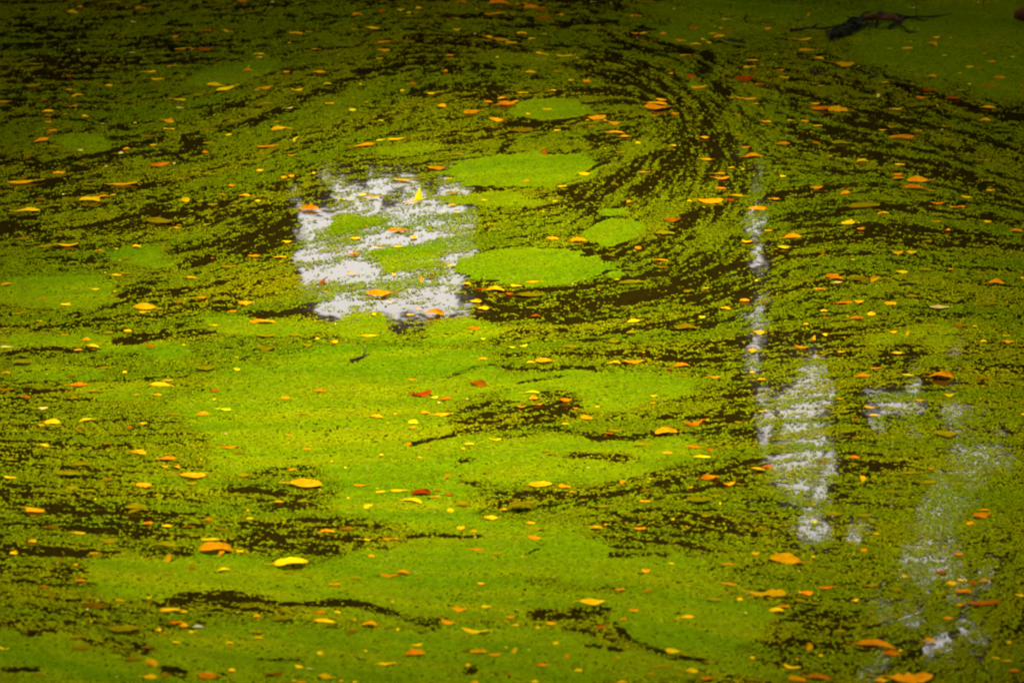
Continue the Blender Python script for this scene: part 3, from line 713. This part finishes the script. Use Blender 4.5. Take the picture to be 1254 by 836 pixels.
((310,621), "540 2 30 yn;938 15 36 yu;1132 48 76 yo;1195 10 50 go;990 97 36 gr;1050 112 40 on;355 110 80 gn;445 102 75 bo;545 153 42 yn;655 147 80 gn;565 230 28 gr;185 262 175 yo 4;715 306 62 oo;650 325 90 on;485 333 60 do;390 365 60 on;1085 362 40 go;1070 200 70 on;1160 220 50 do;985 485 65 gl;1110 470 50 yn;318 496 52 oo;403 497 34 yo;345 536 115 gn -6;925 545 70 oo -14;1050 588 130 yn -6;555 552 80 oo;470 585 60 bo;780 653 56 yn 5;772 690 105 ol 4;640 743 85 yn 2;320 692 28 yr;535 682 18 yr;690 580 16 yr;220 757 46 yo -12;272 768 36 pn -8;340 803 80 yo -6;1070 683 80 yl;1010 680 50 bo;1150 700 60 on;1022 749 24 yr;100 790 90 bo;150 525 110 dl;180 588 40 do;25 620 50 yo;20 590 70 do;420 822 30 yn;195 822 25 yn;230 830 50 on;485 830 20 yr;1055 832 40 go"),
((620,621), "118 72 40 gl;140 98 110 dn;128 143 65 oo -12;425 96 70 yo;475 80 30 yn 10;638 100 65 on;783 266 36 yn;665 302 40 gr;1070 268 75 on;1185 218 32 gr;410 448 135 yn;1195 408 105 yn -8;1112 437 30 yr;863 520 72 yo 4;815 527 20 yn;25 521 58 oo;215 552 60 gn;560 530 34 ol;605 488 45 oo;540 388 50 oo;675 400 60 rn;500 615 65 dl;450 570 50 ro;38 681 32 yu;235 645 24 yr;290 708 30 ou;168 750 62 oo 5;343 774 40 yo;790 682 75 yo -8;850 700 60 dn -8;880 778 64 yo -6;745 752 100 dn;810 795 60 dn -8;1168 712 28 yr;970 735 85 dn;1135 604 38 do;530 712 28 dr;950 810 60 oo;1160 815 40 do;690 790 60 do;135 828 36 yo;548 830 50 yo;950 40 50 do;1060 365 80 on -8;1210 100 50 bo;40 560 40 yn;150 570 20 yr;985 437 90 dn;970 335 25 dr"),
((934,621), "540 126 32 yo;420 172 50 dn -12;110 242 150 oo -10;1035 35 95 ol 8;985 75 40 gr;930 222 40 or;55 405 110 gl;208 406 60 or;298 380 70 oo;65 487 75 yo;100 470 60 on;178 440 50 do;675 326 26 yr;440 440 40 yo 10;510 370 90 do;635 390 45 dr;895 360 60 yl;945 343 50 yl;1052 348 60 ol;1000 358 40 rr;955 398 85 go;1092 333 40 do;850 308 60 ro;1055 452 165 rn 3;940 462 50 on;1222 418 50 yo -10;882 525 58 oo;790 632 70 gl;222 663 45 ou;540 645 200 on -8;610 690 90 oo;655 680 25 yr;1108 716 38 yn -6;1162 730 48 gl;1195 775 60 oo;135 760 85 yn -10;265 805 115 on -8;160 815 90 oo -10;705 815 220 gl;520 800 40 do;560 820 60 go;1215 120 50 do;340 32 90 do;240 68 30 lr;790 128 50 dn;238 234 20 yr;275 705 25 yr;480 38 80 do;515 495 25 dr;480 200 30 or;1170 640 25 yr;370 585 50 do")]

LEAVES = []
for (ox, oy), s in TILES:
    for e in s.split(';'):
        p = e.split()
        LEAVES.append(dict(px=ox + float(p[0]) / Z, py=oy + float(p[1]) / Z, w=float(p[2]) / Z * 0.94, c=p[3][0], s=p[3][1], a=float(p[4]) if len(p) > 4 else None))

RATIO = dict(o=0.47, n=0.27, r=0.80, l=0.56, u=0.56)

def leaf_surface(L, shape, g):
    """returns f(t, q) -> local point, t along 0..1, q across -1..1"""
    W = L * RATIO[shape] * g.uniform(0.85, 1.15)
    peak = g.uniform(0.75, 1.2)
    curl = g.choice((1, 1, -1)) * g.uniform(0.0, 0.2) * W * (0.5 if shape == 'n' else 1)
    bend = g.choice((1, -1)) * g.uniform(0.0, 0.09) * L
    twist = g.uniform(-0.5, 0.5)
    sway = g.uniform(-0.16, 0.16) * L
    ph = g.uniform(0, 6.28); lob = g.choice([2.5, 3.0, 3.5])
    tip = g.uniform(.8, 1.1)
    wav = g.uniform(.01, .03) * L
    def f(t, q):
        w = max(0.0, math.sin(math.pi * min(1, t ** peak))) ** (0.55 * tip)
        if shape == 'l':
            w *= 0.66 + 0.34 * abs(math.cos(math.pi * lob * t + ph))
        elif shape in 'ou':
            w *= 1 + 0.05 * math.sin(t * 40 + ph)
        w *= 1 + 0.13 * math.sin(9 * t + ph * 3 + (2.0 if q > 0 else 0)) + (0.10 * math.sin(31 * t + ph * 5 + q) if shape == 'l' else 0)
        y = q * w * W / 2
        x = (t - 0.5) * L
        z = curl * (abs(q) ** 1.7) * w + bend * (2 * t - 1) ** 2 + wav * math.sin(6 * t + ph + q * 2) + twist * y * (t - 0.5)
        y += sway * (2 * t - 1) ** 2
        return Vector((x, y, z))
    return f, W

def build_leaf_mesh(L, shape, g):
    f, W = leaf_surface(L, shape, g)
    nx = 15 if shape == 'l' else 10
    qs = (-1, -0.5, 0, 0.5, 1)
    V, F = [], []
    for i in range(nx + 1):
        t = 0.004 + 0.992 * i / nx
        for q in qs:
            V.append(f(t, q) + Vector((0, 0, -0.03 * W if q == 0 else 0)))
    m = len(qs)
    for i in range(nx):
        for k in range(m - 1):
            F.append((i * m + k, (i + 1) * m + k, (i + 1) * m + k + 1, i * m + k + 1))
    stalk = None
    p0 = f(0.004, 0)
    d = g.uniform(-.5, .5)
    sl = L * g.uniform(0.18, 0.32)
    path = [p0 + Vector((-sl * k / 3, d * sl * (k / 3) ** 2, abs(p0.z) * 0.0 + 0.12 * sl * (k / 3) * (1 - k / 3))) for k in range(4)]
    stalk = tube(path, [L * .016, L * .012, L * .011, L * .014], 4)
    rib = tube([f(0.02 + .9 * k / 7, 0) + Vector((0, 0, -0.03 * W + L * .006)) for k in range(8)], [L * .013 * (1 - .1 * k) for k in range(8)], 4)
    return V, F, stalk, rib

def leaf_transform(e, g):
    """orientation of a leaf: yaw from its apparent slope, roll towards or from the viewer, and its real length"""
    s = mpp(e['py'])
    a = e['a'] if e['a'] is not None else g.uniform(-3.5, 3.5)
    depr = PITCH + (e['py'] - PH / 2) / PH * VFOV
    k = math.sin(depr)
    yaw = math.atan2(math.tan(R(a)), k)
    L = e['w'] * s / max(0.45, math.cos(yaw))
    if e['s'] == 'r': L = e['w'] * s * 1.08; yaw = g.uniform(-1.2, 1.2)
    L = min(max(L, 0.010), 0.26)
    roll = {'n': g.uniform(R(-4), R(16)), 'o': g.uniform(R(-3), R(12)), 'r': g.uniform(R(-4), R(12)), 'l': g.uniform(R(-2), R(16)), 'u': R(g.uniform(48, 72))}[e['s']]
    if e['c'] in 'db': roll *= 0.35
    if e['s'] == 'u':
        L = e['w'] * s * 1.2
        m = Matrix.Rotation(g.uniform(-.4, .4), 4, 'Z') @ Matrix.Rotation(-R(g.uniform(18, 38)) * g.choice((1, 1, -1)), 4, 'Y') @ Matrix.Rotation(R(g.uniform(14, 30)), 4, 'X') @ Matrix.Rotation(g.uniform(0.3, 1.3), 4, 'Z')
        return m, L
    flip = g.random() < 0.5
    m = Matrix.Rotation(yaw + (math.pi if flip else 0), 4, 'Z') @ Matrix.Rotation(-roll if flip else roll, 4, 'X')
    return m, L

ANCHORS = [(60,60,'in the upper left corner'),(230,60,'around the upper left dark hollow'),(400,40,'at the top, left half'),(540,50,'above the dark swirl'),(660,35,'at the top, middle'),(860,40,'at the top, right half'),
 (1060,40,'around the dark fallen branch'),(1200,70,'in the upper right corner'),(60,160,'at upper left edge'),(210,175,'around the black curl at left'),(350,150,'above the left reflection'),
 (520,130,'left of the small top raft'),(680,140,'around the small top raft'),(810,130,'around the leaf pile'),(920,190,'atop the right reflection'),(940,110,'right of the leaf pile'),
 (1040,150,'below the dark fallen branch'),(1190,150,'at upper right edge'),(60,270,'at left edge, above middle'),(200,290,'by the left smooth patch'),(310,260,'left of the left reflection'),
 (450,250,'on the left reflection, top'),(470,370,'on the left reflection, bottom'),(645,220,'around the broad upper raft'),(640,340,'around the big oval raft'),(755,284,'around the small round raft'),
 (850,350,'in dark water right of centre'),(860,260,'left of the right reflection'),(950,300,'on the right reflection, top'),(1040,330,'right of the pale column'),(1130,260,'right of the black blot'),
 (1210,300,'at right edge, above middle'),(60,380,'at left edge, mid height'),(200,400,'below the left smooth patch'),(330,420,'below left of the reflection'),(80,480,'at left edge, below middle'),
 (230,500,'in the left middle'),(400,480,'on smooth green left of centre'),(540,500,'on smooth green at centre'),(680,480,'just below centre'),(820,450,'in the central dark band'),(840,540,'by the long dark lane'),
 (960,480,'on the right reflection, middle'),(1070,440,'right of the mirrored trunk'),(1190,470,'at right edge, mid height'),(60,590,'at lower left edge'),(200,580,'in the lower left speckle'),(380,590,'left of the red brown leaves'),
 (520,610,'around the red brown leaves'),(670,600,'around the large golden oval'),(840,610,'by the curved dark lane'),(960,600,'at the foot of the reflection'),(1080,580,'right of the reflection foot'),(1200,580,'at right edge, below middle'),
 (60,680,'at far left, lower part'),(220,680,'on the lower left mat'),(380,680,'by the lower dark band'),(500,700,'on the lower middle mat'),(640,670,'in the lower centre'),(800,690,'on the lower right mat'),
 (960,690,'by the large orange leaf'),(1080,680,'in the lower right speckle'),(1200,690,'in the lower right leaf cluster'),(60,790,'in the bottom left corner'),(200,790,'at the bottom, left part'),(330,790,'at the bottom, left of middle'),
 (470,790,'at the bottom, near middle'),(600,780,'at the bottom middle'),(720,780,'at the bottom, right of middle'),(850,790,'at the bottom, right part'),(970,800,'by the bottom yellow stick leaf'),(1110,800,'by the big serrated bottom leaf'),(1220,800,'in the bottom right corner')]
CNAME = dict(y='yellow', g='golden', o='orange', r='red brown', b='dull brown', p='pale cream', d='olive', l='lime yellow', w='white')
SNAME = dict(o='oval', n='narrow', r='round', l='ragged', u='upturned')
ORD = ['first', 'second', 'third', 'fourth', 'fifth', 'sixth', 'seventh', 'eighth', 'ninth', 'tenth']

def score(e):
    return e['w'] * mpp(e['py']) ** 0 * {'n': 0.75, 'o': 1, 'r': 1.05, 'l': 1.1, 'u': 1.2}[e['s']] * (0.62 if e['c'] in 'db' else 1)
LEAVES.sort(key=score, reverse=True)
INDIV, LITTER = LEAVES[:300], LEAVES[300:]

def label_leaves(ls):
    buckets = {}
    for e in ls:
        an = min(ANCHORS, key=lambda q: (q[0] - e['px']) ** 2 + ((q[1] - e['py']) * 1.3) ** 2)
        e['anchor'] = an[2]
        buckets.setdefault((an[2], e['c'], e['s']), []).append(e)
    for (ph, c, s), b in buckets.items():
        b.sort(key=lambda e: e['px'])
        for i, e in enumerate(b):
            size = 'large' if e['w'] > 27 else 'small' if e['w'] < 13 else ''
            what = ' '.join(x for x in (size, CNAME[c], SNAME[s], 'leaf') if x)
            if len(b) == 1:
                e['label'] = '%s floating %s' % (what, ph)
            else:
                o = 'leftmost' if i == 0 else 'rightmost' if i == len(b) - 1 else ORD[i] + ' from left'
                e['label'] = '%s, %s of %d such %s' % (what, o, len(b), ph)
label_leaves(INDIV)

def leaf_verts(e, g):
    m, L = leaf_transform(e, g)
    V, F, stalk, rib = build_leaf_mesh(L, e['s'], g)
    V = [m @ v for v in V]
    lo = min(v.z for v in V)
    X, Y = px2ground(e['px'], e['py'])
    lift = 0.0035 - lo + g.uniform(0, 0.003)
    if e['s'] == 'u': lift -= 0.004
    ex = Vector((0, 0, lift))
    V = [v + ex for v in V]
    stalk = ([m @ v + ex for v in stalk[0]], stalk[1])
    stalk = ([Vector((v.x, v.y, max(v.z, 0.002))) for v in stalk[0]], stalk[1])
    rib = ([m @ v + ex for v in rib[0]], rib[1])
    # centre the visible middle of the leaf on its place: raised leaves appear a little higher in the view
    zc = sum(v.z for v in V) / len(V)
    depr = PITCH + (e['py'] - PH / 2) / PH * VFOV
    return V, F, stalk, rib, (float(X), float(Y) - zc / math.tan(depr), 0.0), L

for i, e in enumerate(INDIV):
    g = random.Random(1000 + i)
    V, F, stalk, rib, loc, L = leaf_verts(e, g)
    o = link_mesh('fallen_leaf', V, F, M[e['c']])
    o.location = loc
    tag(o, e['label'], 'leaf', 'fallen leaves floating on the pond')
    link_mesh('stalk', stalk[0], stalk[1], M[e['c']], o)
    if e['w'] > 17 and e['s'] != 'n':
        link_mesh('midrib', rib[0], rib[1], M[e['c']], o)

# the folded leaf that stands up like a sail on the pale reflection
def sail_leaf():
    s = mpp(246)
    root = bpy.data.objects.new('folded_leaf', None)
    col.objects.link(root)
    root.location = gp(508, 247)
    tag(root, 'bright yellow folded leaf standing up like a sail on the left pale reflection', 'leaf')
    def sheet(name, pts, mat, bulge):
        n = 8
        V, F = [], []
        a, b, c = [Vector((p[0] * s, p[1], p[2] * s)) for p in pts]   # tip, near foot, far foot
        for i in range(n + 1):
            t = i / n
            for k in range(5):
                q = k / 4
                v = a.lerp(b.lerp(c, q), t ** 0.8)
                v += Vector((0, -bulge * s * math.sin(math.pi * q) * t, 0.6 * s * math.sin(math.pi * t) * math.sin(q * 3)))
                V.append(v)
        for i in range(n):
            for k in range(4):
                F.append((i * 5 + k, i * 5 + k + 1, (i + 1) * 5 + k + 1, (i + 1) * 5 + k))
        return link_mesh(name, V, F, M[mat], root)
    sheet('blade_fold', [(5.5, .085, 12.0), (-2.5, 0, 1.5), (10, .02, 1.0)], 'l', 2.5)
    V, F = tube([Vector((5.5 * s, .085, 12.0 * s)), Vector((6.0 * s, .095, 14 * s))], [.0015, .0008], 4)
    link_mesh('stalk', V, F, M['l'], root)

# the many smaller leaves, and crumbs of leaf
def build_litter():
    extra = []
    for k in range(520):
        px, py = rnd.uniform(-180, 1434), rnd.uniform(-80, 930)
        inside = -5 < px < PW + 5 and -5 < py < PH + 5
        w = rnd.uniform(1.6, 4.2) if inside else rnd.uniform(6, 22)
        extra.append(dict(px=px, py=py, w=w, c=rnd.choice('yygdodbprd'), s=rnd.choice('nor'), a=None))
    byc = {}
    for i, e in enumerate(LITTER + extra):
        g = random.Random(9000 + i)
        V, F, stalk, rib, loc, L = leaf_verts(e, g)
        ofs = Vector(loc)
        byc.setdefault(e['c'], []).append(([v + ofs for v in V], F))
    cols = sorted(byc)
    V, F, MI = [], [], []
    for ci, c in enumerate(cols):
        for v, f in byc[c]:
            o = len(V)
            V += v
            F += [tuple(q + o for q in ff) for ff in f]
            MI += [ci] * len(f)
    o = link_mesh('leaf_litter', V, F, M[cols[0]])
    for c in cols[1:]: o.data.materials.append(M[c])
    o.data.polygons.foreach_set('material_index', MI)
    tag(o, 'small leaves and crumbs of leaf strewn all over the duckweed', 'leaf litter', kind='stuff')
build_litter()

# ------------------------------------------------------------------ fallen branch, twigs, reeds
def gp(px, py, z=0.0):
    x, y = px2ground(px, py, z)
    return Vector((float(x), float(y), z))
def t4(zx, zy): return (934 + zx / Z, zy / Z)

def child_tube(name, pts, radii, mat, parent, sides=7, jit=0.1):
    o = parent.location
    V, F = tube([Vector(p) - o for p in pts], radii, sides, jit)
    return link_mesh(name, V, F, M[mat], parent)

def fallen_branch():
    root = bpy.data.objects.new('fallen_branch', None)
    col.objects.link(root)
    root.location = gp(*t4(560, 110))
    tag(root, 'dark dead branch with red brown bare wood lying in the water at top', 'branch')
    child_tube('limb', [gp(*t4(395, 130), .012), gp(*t4(430, 112), .02), gp(*t4(455, 104), .024), gp(*t4(490, 92), .03), gp(*t4(535, 84), .034), gp(*t4(590, 78), .036), gp(*t4(640, 76), .03),
               gp(*t4(665, 82), .02), gp(*t4(700, 82), .014), gp(*t4(745, 79), .010), gp(*t4(800, 81), .012), gp(*t4(850, 74), .008), gp(*t4(905, 66), .004)],
               [.005, .008, .007, .010, .012, .010, .012, .010, .006, .004, .005, .003, .002], 'bark', root, 8, .35)
    for p0, p1, p2, r in [((480, 88), (520, 80), (575, 76), .014), ((520, 92), (590, 88), (655, 92), .013), ((560, 82), (605, 80), (648, 84), .013), ((580, 94), (620, 92), (660, 100), .008)]:
        child_tube('bare_wood', [gp(*t4(*p0), .042), gp(*t4(*p1), .062), gp(*t4(*p2), .040)], [r * .4, r, r * .3], 'redwood', root, 7, .3)
    child_tube('twig', [gp(*t4(665, 84), .02), gp(*t4(652, 104), .016), gp(*t4(625, 116), .012), gp(*t4(608, 126), .010), gp(*t4(604, 142), .004)], [.012, .009, .010, .012, .010], 'bark', root, 7, .25)
    for a, b, c in [((440, 105), (390, 130), (330, 165)), ((430, 110), (400, 150), (360, 172)), ((470, 95), (440, 140), (400, 165)), ((500, 90), (480, 130), (440, 158)),
                    ((455, 95), (480, 62), (545, 50)), ((520, 80), (555, 60), (575, 52)), ((540, 82), (545, 68), (600, 58)), ((420, 115), (350, 126), (250, 138)), ((410, 120), (370, 122), (330, 132)),
                    ((480, 92), (420, 88), (395, 108)), ((385, 130), (350, 150), (318, 172)), ((460, 104), (430, 128), (375, 150)), ((520, 95), (512, 118), (508, 150)), ((545, 95), (540, 118), (545, 138)),
                    ((700, 82), (730, 90), (790, 96)), ((650, 120), (690, 150), (740, 152))]:
        child_tube('twig', [gp(*t4(*a), .02), gp(*t4((a[0] + b[0]) / 2 + 6, (a[1] + b[1]) / 2 - 3), .02), gp(*t4(*b), .012), gp(*t4((c[0] + b[0]) / 2 - 5, (c[1] + b[1]) / 2 + 3), .008), gp(*t4(*c), .003)], [.007, .006, .006, .004, .002], 'bark', root, 5, .25)
    # dark wet moss hanging between the twigs
    g = np.random.default_rng(77)
    n = 240
    t = g.random(n)
    zx = 325 + 130 * t + g.normal(0, 12, n); zy = 168 - 62 * t + g.normal(0, 11, n)
    P = np.array([gp(934 + a / Z, b / Z, float(abs(g.normal(0, .018))) + .003) for a, b in zip(zx, zy)]) - np.array(root.location)
    a = g.normal(size=(n, 3)) * [.012, .02, .006]; b = g.normal(size=(n, 3)) * [.012, .02, .006]
    V = np.stack([P - a, P - b, P + a, P + b], axis=1).reshape(-1, 3)
    m = mat_simple('wet_moss', (0.004, 0.006, 0.0006), (0.014, 0.018, 0.001), 60.0, 0.8)
    tag(mesh_from_quads('moss', V, np.arange(n * 4).reshape(n, 4), m, parent=root), kind='stuff')
fallen_branch()
sail_leaf()

def twig(pts, r, label):
    root = bpy.data.objects.new('floating_twig', None)
    col.objects.link(root)
    root.location = gp(*pts[0])
    tag(root, label, 'twig', 'dark twigs floating on the pond')
    P = [gp(x, y, 0.006 + 0.006 * math.sin(3 * i)) for i, (x, y) in enumerate(pts)]
    child_tube('stem', P, [r * (1 - .6 * i / (len(P) - 1)) for i in range(len(P))], 'bark', root, 5, .2)
    a = P[len(P) // 2]; b = P[-1]
    s = a.lerp(b, .3)
    child_tube('side_shoot', [s, s + (b - a) * .25 + Vector((0, .03, .012)), s + (b - a) * .4 + Vector((0, .07, .01))], [r * .5, r * .4, r * .2], 'bark', root, 4)
twig([t4(130, 148), t4(180, 142), t4(205, 134), t4(300, 136)], .014, 'dark twig floating left of the fallen branch')
twig([t4(228, 328), t4(250, 345), t4(290, 360), t4(312, 362)], .007, 'thin curved twig floating below the fallen branch')
twig([(893, 49), (905, 51), (914, 53)], .012, 'short black twig at the top, left of the fallen branch')
twig([t4(505, 372), t4(530, 366), t4(552, 362)], .012, 'short dark twig on green mat under the fallen branch')
twig([(430, 442), (440, 438), (453, 434)], .006, 'thin twig below the left pale reflection')
twig([(227, 61), (245, 60), (262, 57)], .010, 'black twig in the dark hollow at upper left')

def reed(px, py, lean, h, r, label):
    root = bpy.data.objects.new('reed_stem', None)
    col.objects.link(root)
    b = gp(px, py)
    root.location = b
    tag(root, label, 'reed', 'dry reeds standing at the far edge')
    P = [b + Vector((lean * t * t, .05 * t, h * t - .05)) for t in (0, .3, .6, 1)]
    child_tube('stem', P, [r, r * .9, r * .75, r * .4], 'reed', root, 6, .05)
    child_tube('leaf_blade', [P[1], P[1] + Vector((.05, 0, .12)), P[1] + Vector((.13, -.02, .17))], [r * .7, r * .8, r * .2], 'reed', root, 4, 0)
reed(934 + 728 / Z, 20, .06, .8, .004, 'dry reed right of the fallen branch, tallest in view')
reed(934 + 575 / Z, 14, -.03, .8, .0035, 'dry reed rising behind the fallen branch')
reed(934 + 418 / Z, 5, .05, .7, .0035, 'dry reed at the top edge, left of the fallen branch')
reed(934 + 1048 / Z, 10, .01, .7, .003, 'thin dry reed near the upper right corner')
reed(934 + 292 / Z, 4, .02, .7, .003, 'short dry reed at the top edge, leftmost of the reeds')

def log():
    root = bpy.data.objects.new('sunken_log', None)
    col.objects.link(root)
    root.location = gp(1260, 20)
    tag(root, 'red brown end of a sunken log at the upper right edge', 'log')
    child_tube('trunk_piece', [gp(1243, 20, .008), gp(1247, 19, .02), gp(1256, 18, .045), gp(1290, 14, .05), gp(1330, 8, .03)], [.010, .026, .04, .05, .045], 'redwood', root, 11, .22)
log()
